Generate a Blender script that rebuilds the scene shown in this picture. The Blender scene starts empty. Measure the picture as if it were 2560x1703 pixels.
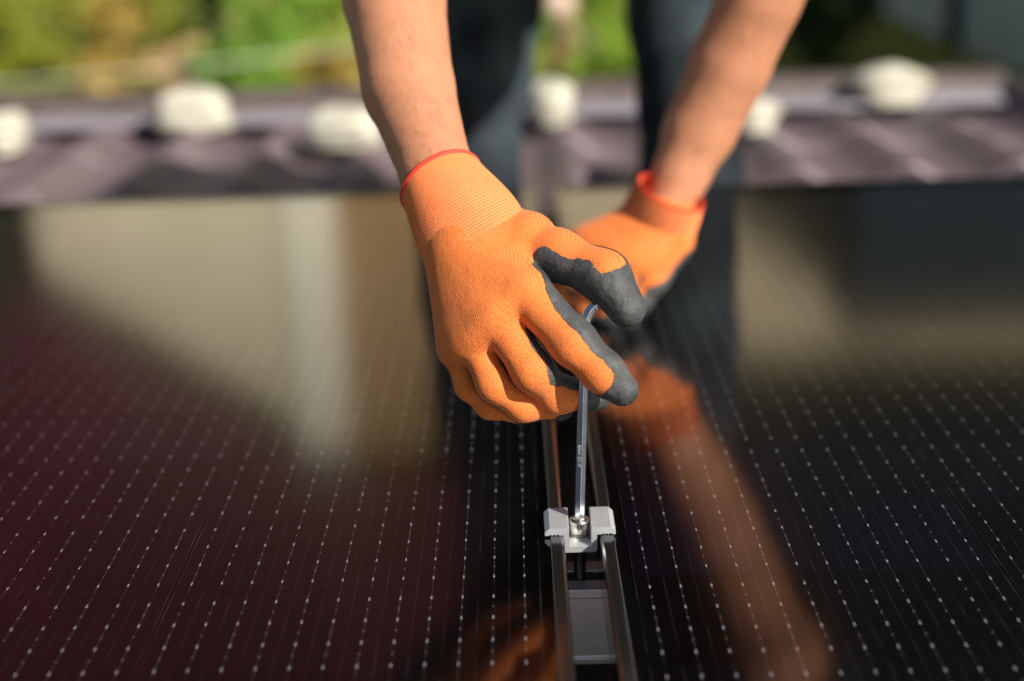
import bpy, bmesh, math, random
import numpy as np
from mathutils import Vector, Matrix
rnd = random.Random(7)
S = bpy.context.scene
COL = S.collection
rad = math.radians

# ------------------------------------------------------------------ camera
F_PX = 3555.56                                  # focal length for a frame 2560 px wide (50 mm on 36 mm)
TH, YA, RO = .3308279, -.0071123, -.0291699     # pitch down, yaw, roll
CAM = np.array([-.03531, 0., .41846])
fw = np.array([math.sin(YA)*math.cos(TH), math.cos(YA)*math.cos(TH), -math.sin(TH)])
_r = np.array([math.cos(YA), -math.sin(YA), 0.]); _u = np.cross(_r, fw)
RT = math.cos(RO)*_r + math.sin(RO)*_u
UP = -math.sin(RO)*_r + math.cos(RO)*_u
cam_data = bpy.data.cameras.new('camera'); cam = bpy.data.objects.new('camera', cam_data); COL.objects.link(cam)
cam_data.lens = 50; cam_data.sensor_width = 36; cam_data.sensor_fit = 'HORIZONTAL'
cam_data.clip_start = .02; cam_data.clip_end = 2000
cam.matrix_world = Matrix(((RT[0], UP[0], -fw[0], CAM[0]), (RT[1], UP[1], -fw[1], CAM[1]), (RT[2], UP[2], -fw[2], CAM[2]), (0, 0, 0, 1)))
cam_data.dof.use_dof = True; cam_data.dof.focus_distance = .893; cam_data.dof.aperture_fstop = 2.5
S.camera = cam

# ------------------------------------------------------------------ light
SUN_DIR = Vector((.63, -.58, .58)).normalized()   # towards the sun
elev = math.asin(SUN_DIR.z); azim = math.atan2(SUN_DIR.x, SUN_DIR.y)
W = bpy.data.worlds.new('World'); S.world = W; W.use_nodes = True
nt = W.node_tree; nt.nodes.clear()
sky = nt.nodes.new('ShaderNodeTexSky'); sky.sky_type = 'NISHITA'; sky.sun_disc = False
sky.sun_elevation = elev; sky.sun_rotation = azim
bg = nt.nodes.new('ShaderNodeBackground'); bg.inputs[1].default_value = .052
wo = nt.nodes.new('ShaderNodeOutputWorld')
nt.links.new(sky.outputs[0], bg.inputs[0]); nt.links.new(bg.outputs[0], wo.inputs[0])
sl = bpy.data.lights.new('sun', 'SUN'); sl.energy = 5.; sl.angle = rad(.53); sl.color = (1, .95, .87)
so = bpy.data.objects.new('sun', sl); COL.objects.link(so); so.location = (5, -4, 8)
so.rotation_euler = SUN_DIR.to_track_quat('Z', 'Y').to_euler()
S.view_settings.view_transform = 'Standard'; S.view_settings.look = 'None'
S.view_settings.exposure = .55; S.view_settings.gamma = 1
try: S.view_settings.use_curve_mapping = False
except Exception: pass
S.render.engine = 'CYCLES'
try:
    S.cycles.use_denoising = True
    S.cycles.max_bounces = 8; S.cycles.transparent_max_bounces = 12
    S.cycles.sample_clamp_indirect = 6
except Exception: pass

# ------------------------------------------------------------------ helpers
K = 2560/2357.
def px(x, y, z):
    """world point seen at (x, y) of the 2357 px wide photograph, z metres along the lens axis"""
    return CAM + (fw + RT*((x*K-1280)/F_PX) - UP*((y*K-851.5)/F_PX))*z
def pl(x, y, z=0.):
    d = fw + RT*((x*K-1280)/F_PX) - UP*((y*K-851.5)/F_PX)
    return CAM + d*((z-CAM[2])/d[2])
def cv(r, u, t):
    """direction given as right, up, towards the viewer"""
    v = RT*r + UP*u - fw*t
    return v/np.linalg.norm(v)

def new_obj(name, me, parent=None, loc=None):
    o = bpy.data.objects.new(name, me); COL.objects.link(o)
    if parent is not None: o.parent = parent
    if loc is not None: o.location = Vector([float(c) for c in loc])
    return o
def tag(o, label=None, cat=None, group=None, kind=None):
    if label: o['label'] = label
    if cat: o['category'] = cat
    if group: o['group'] = group
    if kind: o['kind'] = kind
    return o
def empty(name, loc=(0, 0, 0)):
    o = new_obj(name, None); o.location = Vector([float(c) for c in loc]); o.empty_display_size = .05
    return o
def mesh(name, verts, faces, mat, smooth=False):
    me = bpy.data.meshes.new(name)
    me.from_pydata([tuple(map(float, v)) for v in verts], [], [tuple(map(int, f)) for f in faces])
    me.materials.append(mat)
    if smooth:
        me.polygons.foreach_set('use_smooth', [True]*len(me.polygons)); me.set_sharp_from_angle(angle=.7)
    me.update(); return me
def np_mesh(name, V, Fq, mat, smooth=True):
    me = bpy.data.meshes.new(name); V = np.asarray(V, np.float32); Fq = np.asarray(Fq, np.int32); k = Fq.shape[1]
    me.vertices.add(len(V)); me.vertices.foreach_set('co', V.ravel())
    me.loops.add(Fq.size); me.loops.foreach_set('vertex_index', Fq.ravel())
    me.polygons.add(len(Fq)); me.polygons.foreach_set('loop_start', np.arange(0, Fq.size, k, dtype=np.int32))
    me.polygons.foreach_set('use_smooth', np.ones(len(Fq), bool) if smooth else np.zeros(len(Fq), bool))
    me.materials.append(mat); me.update(calc_edges=True); me.validate(); return me
class MB:
    """collects shapes into one mesh"""
    def __init__(s): s.v = []; s.f = []
    def add(s, v, f):
        n = len(s.v); s.v += [tuple(map(float, p)) for p in v]; s.f += [tuple(i+n for i in q) for q in f]
    def box(s, lo, hi):
        x0, y0, z0 = lo; x1, y1, z1 = hi
        s.add([(x0,y0,z0),(x1,y0,z0),(x1,y1,z0),(x0,y1,z0),(x0,y0,z1),(x1,y0,z1),(x1,y1,z1),(x0,y1,z1)],
              [(0,3,2,1),(4,5,6,7),(0,1,5,4),(1,2,6,5),(2,3,7,6),(3,0,4,7)])
    def prism(s, prof, axis, a, b):
        """closed 2-D outline (counter-clockwise) pushed along 'x', 'y' or 'z' from a to b"""
        n = len(prof)
        mk = {'y': lambda p, t: (p[0], t, p[1]), 'x': lambda p, t: (t, p[0], p[1]), 'z': lambda p, t: (p[0], p[1], t)}[axis]
        v = [mk(p, a) for p in prof]+[mk(p, b) for p in prof]
        f = [tuple(range(n)), tuple(range(2*n-1, n-1, -1))]+[(i, i+n, (i+1) % n+n, (i+1) % n) for i in range(n)]
        s.add(v, f)
    def tube(s, pts, rs, n=10, cap=True):
        pts = [np.array(p, float) for p in pts]; v = []; f = []
        if not hasattr(rs, '__len__'): rs = [rs]*len(pts)
        ref = None
        for i, p in enumerate(pts):
            d = pts[min(i+1, len(pts)-1)]-pts[max(i-1, 0)]; d /= np.linalg.norm(d)+1e-12
            if ref is None: ref = np.array([0, 0, 1.]) if abs(d[2]) < .9 else np.array([1., 0, 0])
            a = ref-d*(ref@d); a /= np.linalg.norm(a); b = np.cross(d, a); ref = a
            for j in range(n):
                t = 2*math.pi*j/n; v.append(p+rs[i]*(math.cos(t)*a+math.sin(t)*b))
        for i in range(len(pts)-1):
            for j in range(n): f.append((i*n+j, i*n+(j+1) % n, (i+1)*n+(j+1) % n, (i+1)*n+j))
        if cap: f.append(tuple(range(n-1, -1, -1))); f.append(tuple((len(pts)-1)*n+j for j in range(n)))
        s.add(v, f)
    def lathe(s, c, prof, n=32):
        """(r, z) outline turned about the vertical through c"""
        v = []; f = []
        for r, z in prof:
            for j in range(n):
                t = 2*math.pi*j/n; v.append((c[0]+r*math.cos(t), c[1]+r*math.sin(t), c[2]+z))
        for i in range(len(prof)-1):
            for j in range(n): f.append((i*n+j, i*n+(j+1) % n, (i+1)*n+(j+1) % n, (i+1)*n+j))
        s.add(v, f)
    def build(s, name, mat, parent=None, smooth=False, loc=None, bevel=0):
        me = mesh(name, s.v, s.f, mat, smooth)
        bm = bmesh.new(); bm.from_mesh(me); bmesh.ops.recalc_face_normals(bm, faces=bm.faces)
        if bevel:
            bmesh.ops.bevel(bm, geom=[e for e in bm.edges if len(e.link_faces) == 2 and e.calc_face_angle(0) > .5], offset=bevel, segments=2, affect='EDGES', profile=.5)
        bm.to_mesh(me); bm.free()
        if smooth: me.set_sharp_from_angle(angle=.7)
        return new_obj(name, me, parent, loc)

# ------------------------------------------------------------------ materials
def principled(name, col, rough=.5, metal=0., spec=.5, **kw):
    m = bpy.data.materials.new(name); m.use_nodes = True
    b = m.node_tree.nodes['Principled BSDF']
    b.inputs['Base Color'].default_value = (*col, 1); b.inputs['Roughness'].default_value = rough
    b.inputs['Metallic'].default_value = metal; b.inputs['Specular IOR Level'].default_value = spec
    for k, v in kw.items(): b.inputs[k.replace('_', ' ')].default_value = v
    return m, m.node_tree, b
def N(t, typ, **kw):
    n = t.nodes.new(typ)
    for k, v in kw.items(): setattr(n, k, v)
    return n
def noise(t, scale, detail=4, rough=.55, vec=None, coord='Object'):
    n = N(t, 'ShaderNodeTexNoise'); n.inputs['Scale'].default_value = scale
    n.inputs['Detail'].default_value = detail; n.inputs['Roughness'].default_value = rough
    if vec is None:
        tc = N(t, 'ShaderNodeTexCoord'); vec = tc.outputs[coord]
    t.links.new(vec, n.inputs['Vector']); return n
def ramp(t, src, stops):
    r = N(t, 'ShaderNodeValToRGB'); e = r.color_ramp.elements
    while len(e) < len(stops): e.new(.5)
    for i, (p, c) in enumerate(stops): e[i].position = p; e[i].color = (*c, 1) if len(c) == 3 else c
    t.links.new(src, r.inputs[0]); return r
def bump(t, b, src, strength=.3, dist=.001, prev=None):
    n = N(t, 'ShaderNodeBump'); n.inputs['Strength'].default_value = strength; n.inputs['Distance'].default_value = dist
    t.links.new(src, n.inputs['Height'])
    if prev: t.links.new(prev.outputs[0], n.inputs['Normal'])
    t.links.new(n.outputs[0], b.inputs['Normal']); return n
def mapping(t, scale, coord='Object'):
    tc = N(t, 'ShaderNodeTexCoord'); mp = N(t, 'ShaderNodeMapping'); mp.inputs['Scale'].default_value = scale
    t.links.new(tc.outputs[coord], mp.inputs['Vector']); return mp.outputs[0]
def varied(name, c0, c1, scale, rough=.6, bstr=0., bdist=.002, detail=4, **kw):
    m, t, b = principled(name, c0, rough, **kw)
    n = noise(t, scale, detail); r = ramp(t, n.outputs[0], [(.32, c0), (.68, c1)])
    t.links.new(r.outputs[0], b.inputs['Base Color'])
    if bstr: bump(t, b, n.outputs[0], bstr, bdist)
    return m
M = {}
# aluminium with drawing lines along x
def aluminium(name, col, rough, stretch, bs=.12, metal=1.):
    m, t, b = principled(name, col, rough, metal)
    v = mapping(t, stretch); n = noise(t, 1., 3, .6, v)
    r = ramp(t, n.outputs[0], [(.3, tuple(c*.86 for c in col)), (.7, tuple(min(1, c*1.08) for c in col))])
    t.links.new(r.outputs[0], b.inputs['Base Color'])
    rr = N(t, 'ShaderNodeMapRange'); rr.inputs[3].default_value = rough*.8; rr.inputs[4].default_value = rough*1.25
    t.links.new(n.outputs[0], rr.inputs[0]); t.links.new(rr.outputs[0], b.inputs['Roughness'])
    bump(t, b, n.outputs[0], bs, .0002); return m
M['clamp'] = aluminium('clamp_aluminium', (.66, .67, .68), .4, (1500, 120, 1500), .12, .6)
M['rail'] = aluminium('rail_aluminium', (.93, .92, .94), .3, (14, 900, 900), .12, .7)
M['steel'] = aluminium('stainless_steel', (.70, .66, .60), .24, (300, 300, 900), .1, 1.)
M['chrome'] = aluminium('chromed_steel', (.76, .77, .79), .2, (500, 500, 60), .05)
M['thread'] = principled('thread_steel', (.22, .21, .2), .4, 1.)[0]
M['nut'] = principled('black_nut', (.02, .02, .02), .45)[0]
# black anodised frame: fine drawing lines along y
m, t, b = principled('frame_anodised', (.02, .017, .016), .17, 0., .5, IOR=1.8)
v = mapping(t, (2600, 12, 2600)); n = noise(t, 1., 3, .6, v)
r = ramp(t, n.outputs[0], [(.3, (.006, .0055, .0055)), (.7, (.018, .015, .014))]); t.links.new(r.outputs[0], b.inputs['Base Color'])
b.inputs['Coat Weight'].default_value = .0; b.inputs['Coat Roughness'].default_value = .14
bump(t, b, n.outputs[0], .12, .0001); M['frame'] = m
# solar cell: near-black silicon, each cell a touch different, hair-thin fingers
m, t, b = principled('solar_cell', (.003, .003, .004), .3, 0., .05)
oi = N(t, 'ShaderNodeObjectInfo')
r = ramp(t, oi.outputs['Random'], [(0, (.0004, .0004, .0006)), (.6, (.0008, .0007, .0012)), (1, (.0016, .0014, .0042))])
v = mapping(t, (2, 1250, 2)); n = noise(t, 1., 1, .4, v)
mx = N(t, 'ShaderNodeMix', data_type='RGBA', blend_type='MULTIPLY'); mx.inputs[0].default_value = .45
r2 = ramp(t, n.outputs[0], [(.35, (.4, .4, .4)), (.65, (1.5, 1.5, 1.5))])
t.links.new(r.outputs[0], mx.inputs[6]); t.links.new(r2.outputs[0], mx.inputs[7]); t.links.new(mx.outputs[2], b.inputs['Base Color'])
M['cell'] = m
m, t, b = principled('busbar_tin', (.5, .5, .53), .4, .4)
v = mapping(t, (90, 28, 1), 'Object'); oi = N(t, 'ShaderNodeObjectInfo')
va = N(t, 'ShaderNodeVectorMath', operation='ADD'); t.links.new(v, va.inputs[0]); t.links.new(oi.outputs['Location'], va.inputs[1])
n = noise(t, 1., 2, .5, va.outputs[0])
r = ramp(t, n.outputs[0], [(.42, (.008, .008, .010)), (.72, (.14, .14, .155))]); t.links.new(r.outputs[0], b.inputs['Base Color']); M['busbar'] = m  # random bright and dim segments: varying ribbon glint put into the colour
M['pad'] = principled('solder_pad', (.44, .44, .47), .35, .2)[0]
M['backsheet'] = principled('black_backsheet', (.0006, .0006, .001), .5, 0., .03)[0]
# thin pane of glass: mirror by Fresnel, the rest goes straight through; a little dust
m = bpy.data.materials.new('panel_glass'); m.use_nodes = True; t = m.node_tree; t.nodes.clear()
out = N(t, 'ShaderNodeOutputMaterial'); mixs = N(t, 'ShaderNodeMixShader'); tr = N(t, 'ShaderNodeBsdfTransparent')
gl = N(t, 'ShaderNodeBsdfGlossy'); gl.inputs['Roughness'].default_value = .085; gl.inputs['Color'].default_value = (1, .98, .95, 1)
ge = N(t, 'ShaderNodeNewGeometry'); dt = N(t, 'ShaderNodeVectorMath', operation='DOT_PRODUCT')
t.links.new(ge.outputs['Incoming'], dt.inputs[0]); t.links.new(ge.outputs['Normal'], dt.inputs[1])
def mth(op, a, b_=None):
    n_ = N(t, 'ShaderNodeMath', operation=op)
    for i_, x_ in enumerate((a, b_)):
        if x_ is None: continue
        if isinstance(x_, (int, float)): n_.inputs[i_].default_value = x_
        else: t.links.new(x_, n_.inputs[i_])
    return n_.outputs[0]
# Fresnel of the pane, the same from both sides
frs = mth('ADD', mth('MULTIPLY', mth('POWER', mth('SUBTRACT', 1., mth('ABSOLUTE', dt.outputs['Value'])), 3.7), .96), .026)
df = N(t, 'ShaderNodeBsdfDiffuse'); df.inputs['Color'].default_value = (.5, .48, .44, 1)
dm = N(t, 'ShaderNodeMixShader'); n = noise(t, 1700, 2, .7); n2 = noise(t, 24, 4, .6)
mu = N(t, 'ShaderNodeMath', operation='MULTIPLY'); t.links.new(ramp(t, n.outputs[0], [(.73, (0, 0, 0)), (.82, (.3, .3, .3))]).outputs[0], mu.inputs[0])
mr = N(t, 'ShaderNodeMapRange'); mr.inputs[3].default_value = .08; mr.inputs[4].default_value = .12; t.links.new(n2.outputs[0], mr.inputs[0]); t.links.new(mr.outputs[0], gl.inputs['Roughness'])
t.links.new(ramp(t, n2.outputs[0], [(.3, (.25, .25, .25)), (.75, (1, 1, 1))]).outputs[0], mu.inputs[1])
ad = N(t, 'ShaderNodeMath', operation='ADD'); ad.inputs[1].default_value = .0004; t.links.new(mu.outputs[0], ad.inputs[0])
t.links.new(frs, mixs.inputs[0]); t.links.new(tr.outputs[0], mixs.inputs[1]); t.links.new(gl.outputs[0], mixs.inputs[2])
t.links.new(ad.outputs[0], dm.inputs[0]); t.links.new(mixs.outputs[0], dm.inputs[1]); t.links.new(df.outputs[0], dm.inputs[2])
t.links.new(dm.outputs[0], out.inputs[0]); M['glass'] = m
# glove
def knit(name, c0, c1, pitch=.0011):
    m, t, b = principled(name, c0, .72, 0., .25)
    tc = N(t, 'ShaderNodeTexCoord'); vo = N(t, 'ShaderNodeTexVoronoi'); vo.inputs['Scale'].default_value = 1/pitch
    vo.inputs['Randomness'].default_value = .45; t.links.new(tc.outputs['Object'], vo.inputs['Vector'])
    kv = N(t, 'ShaderNodeAttribute'); kv.attribute_name = 'knit'; sx = N(t, 'ShaderNodeSeparateXYZ'); t.links.new(kv.outputs['Vector'], sx.inputs[0])
    def sn(src, p_):
        a_ = N(t, 'ShaderNodeMath', operation='MULTIPLY'); a_.inputs[1].default_value = 2*math.pi/p_; t.links.new(src, a_.inputs[0])
        b_ = N(t, 'ShaderNodeMath', operation='SINE'); t.links.new(a_.outputs[0], b_.inputs[0]); return b_.outputs[0]
    pr = N(t, 'ShaderNodeMath', operation='MULTIPLY_ADD'); pr.inputs[1].default_value = .16; t.links.new(sn(sx.outputs[1], .0016), pr.inputs[0])
    pq = N(t, 'ShaderNodeMath', operation='MULTIPLY_ADD'); pq.inputs[1].default_value = .09; t.links.new(sn(sx.outputs[0], .0014), pq.inputs[0]); t.links.new(vo.outputs['Distance'], pq.inputs[2]); t.links.new(pq.outputs[0], pr.inputs[2])
    r = ramp(t, pr.outputs[0], [(.18, c1), (.80, c0)])
    n = noise(t, 38, 3); mx = N(t, 'ShaderNodeMix', data_type='RGBA', blend_type='MULTIPLY'); mx.inputs[0].default_value = .6
    r2 = ramp(t, n.outputs[0], [(.3, (.86, .80, .76)), (.7, (1.06, 1.08, 1.1))])
    t.links.new(r.outputs[0], mx.inputs[6]); t.links.new(r2.outputs[0], mx.inputs[7]); t.links.new(mx.outputs[2], b.inputs['Base Color'])
    inv = N(t, 'ShaderNodeMath', operation='SUBTRACT'); inv.inputs[0].default_value = 1; t.links.new(pr.outputs[0], inv.inputs[1])
    at = N(t, 'ShaderNodeAttribute'); at.attribute_name = 'crest'; m2 = N(t, 'ShaderNodeMix', data_type='RGBA'); m2.inputs[7].default_value = (.95, .42, .2, 1)
    t.links.new(at.outputs['Fac'], m2.inputs[0]); t.links.new(mx.outputs[2], m2.inputs[6]); t.links.new(m2.outputs[2], b.inputs['Base Color'])
    nb = noise(t, 95, 3, .6); b1 = bump(t, b, nb.outputs[0], .35, .0022); bump(t, b, inv.outputs[0], .45, .0005, b1)
    b.inputs['Sheen Weight'].default_value = .25; b.inputs['Sheen Roughness'].default_value = .5
    b.inputs['Sheen Tint'].default_value = (1, .75, .55, 1)
    return m
M['knit'] = knit('orange_knit', (.60, .135, .020), (.90, .237, .058))
M['cuff'] = knit('orange_ribbed_cuff', (.80, .185, .04), (.93, .225, .066), .0010)
M['hem'] = varied('red_hem', (.62, .03, .012), (.78, .07, .03), 900, .7, .4, .0004)
m, t, b = principled('grey_latex', (.05, .052, .056), .62, 0., .4)
n = noise(t, 900, 4, .7); n2 = noise(t, 70, 4, .6)
r = ramp(t, n2.outputs[0], [(.3, (.036, .037, .040)), (.55, (.066, .066, .066)), (.75, (.105, .100, .090))]); t.links.new(r.outputs[0], b.inputs['Base Color'])
bb = bump(t, b, n.outputs[0], .35, .0005); bump(t, b, n2.outputs[0], .7, .004, bb); M['latex'] = m
# skin
m, t, b = principled('skin', (.52, .25, .15), .58, 0., .3)
n = noise(t, 17, 4, .55); n2 = noise(t, 420, 3, .6)
r = ramp(t, n.outputs[0], [(.25, (.46, .195, .102)), (.75, (.55, .242, .132))])
v = mapping(t, (260, 260, 70)); n3 = noise(t, 1., 2, .5, v)
mx = N(t, 'ShaderNodeMix', data_type='RGBA', blend_type='MULTIPLY'); mx.inputs[0].default_value = .35
r3 = ramp(t, n3.outputs[0], [(.28, (.78, .72, .68)), (.48, (1, 1, 1))])
t.links.new(r.outputs[0], mx.inputs[6]); t.links.new(r3.outputs[0], mx.inputs[7]); t.links.new(mx.outputs[2], b.inputs['Base Color'])
b.inputs['Subsurface Weight'].default_value = .12; b.inputs['Subsurface Radius'].default_value = (.006, .002, .001)
bq = bump(t, b, n.outputs[0], .35, .006); bump(t, b, n2.outputs[0], .3, .0006, bq); M['skin'] = m
m, t, b = principled('dark_work_cloth', (.02, .02, .03), .8, 0., .2)
n = noise(t, 7, 4, .55); n2 = noise(t, 900, 2, .6); r = ramp(t, n.outputs[0], [(.40, (.008, .010, .014)), (.64, (.040, .054, .061))]); t.links.new(r.outputs[0], b.inputs['Base Color'])
bb = bump(t, b, n.outputs[0], .4, .012); bump(t, b, n2.outputs[0], .3, .0006, bb); M['trousers'] = m
M['shirt'] = varied('black_shirt_cloth', (.012, .012, .015), (.025, .025, .03), 14, .85, .3, .01, spec=.2)
M['hair'] = varied('dark_hair', (.012, .008, .006), (.04, .026, .018), 160, .5, .6, .003)
M['boot'] = varied('black_boot', (.012, .012, .012), (.03, .028, .026), 60, .5, .3, .002)
M['eye'] = principled('eye_white', (.75, .72, .68), .2)[0]
M['lips'] = principled('lips', (.42, .14, .11), .45)[0]
# roof
m, t, b = principled('roof_coating', (.15, .105, .11), .34, 0., .6)
n = noise(t, 5, 5, .6); n2 = noise(t, 220, 3, .6)
r = ramp(t, n.outputs[0], [(.3, (.115, .076, .084)), (.7, (.170, .122, .134))]); t.links.new(r.outputs[0], b.inputs['Base Color'])
rr = N(t, 'ShaderNodeMapRange'); rr.inputs[3].default_value = .42; rr.inputs[4].default_value = .6; t.links.new(n.outputs[0], rr.inputs[0]); t.links.new(rr.outputs[0], b.inputs['Roughness'])
bump(t, b, n2.outputs[0], .12, .001); M['tile'] = m
M['ridge'] = varied('ridge_sheet', (.28, .25, .28), (.38, .35, .385), 4, .36, spec=.6)  # pale lilac base: sheen of reflected sky put into the colour
M['cap'] = varied('ridge_cap_sheet', (.075, .055, .046), (.12, .09, .078), 5, .5)
M['trim'] = varied('dark_trim', (.03, .024, .026), (.06, .045, .05), 8, .45)
M['deck'] = varied('roof_underlay', (.012, .010, .010), (.022, .018, .018), 12, .9)
m, t, b = principled('cream_foam', (.66, .63, .52), .7, 0., .3)
n = noise(t, 55, 5, .65); r = ramp(t, n.outputs[0], [(.3, (.44, .41, .31)), (.6, (.55, .52, .42))]); t.links.new(r.outputs[0], b.inputs['Base Color'])
bump(t, b, n.outputs[0], .5, .006); M['foam'] = m
# surroundings
m, t, b = principled('garden_soil_and_grass', (.1, .14, .02), .9)
n = noise(t, .55, 6, .6, coord='Object'); r = ramp(t, n.outputs[0], [(.28, (.10, .14, .010)), (.45, (.17, .22, .015)), (.6, (.22, .23, .02)), (.75, (.30, .22, .06))])
t.links.new(r.outputs[0], b.inputs['Base Color']); M['ground'] = m
def leafmat(name, c0, c1):
    m, t, b = principled(name, c0, .6, 0., .3)
    n = noise(t, 1.7, 4, .6); g = N(t, 'ShaderNodeNewGeometry')
    ad = N(t, 'ShaderNodeMath', operation='ADD'); t.links.new(n.outputs[0], ad.inputs[0])
    ml = N(t, 'ShaderNodeMath', operation='MULTIPLY_ADD'); ml.inputs[1].default_value = .4; ml.inputs[2].default_value = -.2
    t.links.new(g.outputs['Random Per Island'], ml.inputs[0]); t.links.new(ml.outputs[0], ad.inputs[1])
    r = ramp(t, ad.outputs[0], [(.3, c0), (.7, c1)]); t.links.new(r.outputs[0], b.inputs['Base Color'])
    b.inputs['Subsurface Weight'].default_value = 0
    return m
M['leaf_green'] = leafmat('leaf_green', (.09, .21, .016), (.19, .33, .04))
M['leaf_olive'] = leafmat('leaf_olive', (.13, .16, .009), (.25, .25, .02))
M['leaf_ochre'] = leafmat('leaf_ochre', (.24, .17, .018), (.42, .28, .07))
M['leaf_lime'] = leafmat('leaf_lime', (.15, .28, .012), (.28, .38, .045))
M['leaf_dark'] = leafmat('leaf_dark', (.010, .03, .008), (.03, .055, .02))
M['bark'] = varied('bark', (.06, .04, .022), (.14, .09, .05), 6, .9, .5, .03)
M['tan'] = leafmat('dry_grass', (.36, .24, .10), (.52, .36, .17))
M['post'] = varied('brown_post_wood', (.13, .075, .03), (.2, .12, .05), 9, .8)
M['globe'] = principled('pale_pink_globe', (.72, .5, .42), .4)[0]
M['cable'] = principled('pale_cable', (.85, .85, .75), .5)[0]
M['beige'] = varied('beige_render', (.60, .53, .38), (.70, .62, .47), .35, .85)
M['cream'] = varied('cream_render', (.78, .73, .60), (.84, .80, .68), .35, .85)
M['brown_clad'] = varied('brown_cladding', (.25, .15, .06), (.34, .21, .09), .8, .7)
M['taupe'] = varied('taupe_render', (.50, .40, .27), (.60, .49, .34), .35, .85)
M['maroon'] = varied('maroon_roof', (.075, .016, .024), (.11, .025, .036), .6, .8, spec=.04)
M['slate'] = varied('black_slate', (.008, .008, .010), (.016, .016, .018), .6, .8, spec=.04)
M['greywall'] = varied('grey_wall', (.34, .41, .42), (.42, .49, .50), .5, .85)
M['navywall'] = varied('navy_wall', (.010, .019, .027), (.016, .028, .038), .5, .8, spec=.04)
M['winglass'] = principled('window_glass', (.02, .03, .035), .08, 0., .6)[0]

# ------------------------------------------------------------------ implicit surfaces
def smin(a, b, k):
    h = np.clip(.5+.5*(b-a)/k, 0, 1); return b+(a-b)*h-k*h*(1-h)
def cone_d(P, a, b, ra, rb):
    ab = b-a; L2 = max(float(ab@ab), 1e-12); t = np.clip(((P-a)@ab)/L2, 0, 1)
    q = P-a-t[:, None]*ab
    return np.sqrt((q*q).sum(1))-(ra+t*(rb-ra))
def surface(f, lo, hi, h, newton=2):
    """surface nets of f over the box lo..hi, then pulled onto f = 0"""
    lo = np.array(lo, float); n = np.ceil((np.array(hi)-lo)/h).astype(int)+1
    ax = [lo[i]+h*np.arange(n[i]) for i in range(3)]
    D = np.empty(n, np.float32)
    for i in range(n[0]):
        Y, Z = np.meshgrid(ax[1], ax[2], indexing='ij')
        D[i] = f(np.stack([np.full(Y.size, ax[0][i]), Y.ravel(), Z.ravel()], 1)).reshape(Y.shape)
    s = D < 0
    c = np.zeros(n-1, np.int8)
    for dx in (0, 1):
        for dy in (0, 1):
            for dz in (0, 1): c += s[dx:n[0]-1+dx, dy:n[1]-1+dy, dz:n[2]-1+dz]
    act = (c > 0) & (c < 8); idx = -np.ones(n-1, int); cells = np.argwhere(act); idx[act] = np.arange(len(cells))
    acc = np.zeros((len(cells), 3)); cnt = np.zeros(len(cells)); offs = [(x, y, z) for x in (0, 1) for y in (0, 1) for z in (0, 1)]
    for a in offs:
        for d in range(3):
            if a[d]: continue
            b = list(a); b[d] = 1
            A = D[tuple((cells+a).T)]; B = D[tuple((cells+b).T)]; m = (A < 0) != (B < 0)
            tt = np.where(m, A/(A-B+1e-20), 0); p = np.tile(np.array(a, float), (len(cells), 1)); p[:, d] += tt
            acc[m] += p[m]; cnt[m] += 1
    V = lo+h*(cells+acc/cnt[:, None]); F = []
    for d in range(3):
        e = [1, 1, 1]; sl0 = [slice(1, n[i]-1) for i in range(3)]; sl0[d] = slice(0, n[d]-1); sl1 = list(sl0); sl1[d] = slice(1, n[d])
        a = s[tuple(sl0)]; b = s[tuple(sl1)]
        q = np.argwhere(a != b)
        if not len(q): continue
        off = np.array([1, 1, 1]); off[d] = 0; q = q+off
        u, v = (d+1) % 3, (d+2) % 3; U = np.zeros(3, int); U[u] = 1; Wv = np.zeros(3, int); Wv[v] = 1
        quad = np.stack([idx[tuple((q-U-Wv).T)], idx[tuple((q-Wv).T)], idx[tuple(q.T)], idx[tuple((q-U).T)]], 1)
        flip = s[tuple(q.T)] == False
        quad[flip] = quad[flip][:, ::-1]; F.append(quad)
    F = np.concatenate(F)
    def grad(V):
        e = h*.1; g = np.zeros_like(V)
        for d in range(3):
            E = np.zeros(3); E[d] = e; g[:, d] = (f(V+E)-f(V-E))/(2*e)
        return g
    for _ in range(newton):
        g = grad(V); st = (f(V)/(np.maximum((g*g).sum(1), .05)))[:, None]*g
        ln = np.linalg.norm(st, axis=1, keepdims=True); V = V-st*np.minimum(1, h*.6/np.maximum(ln, 1e-12))
    return V, F, grad(V)
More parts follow.
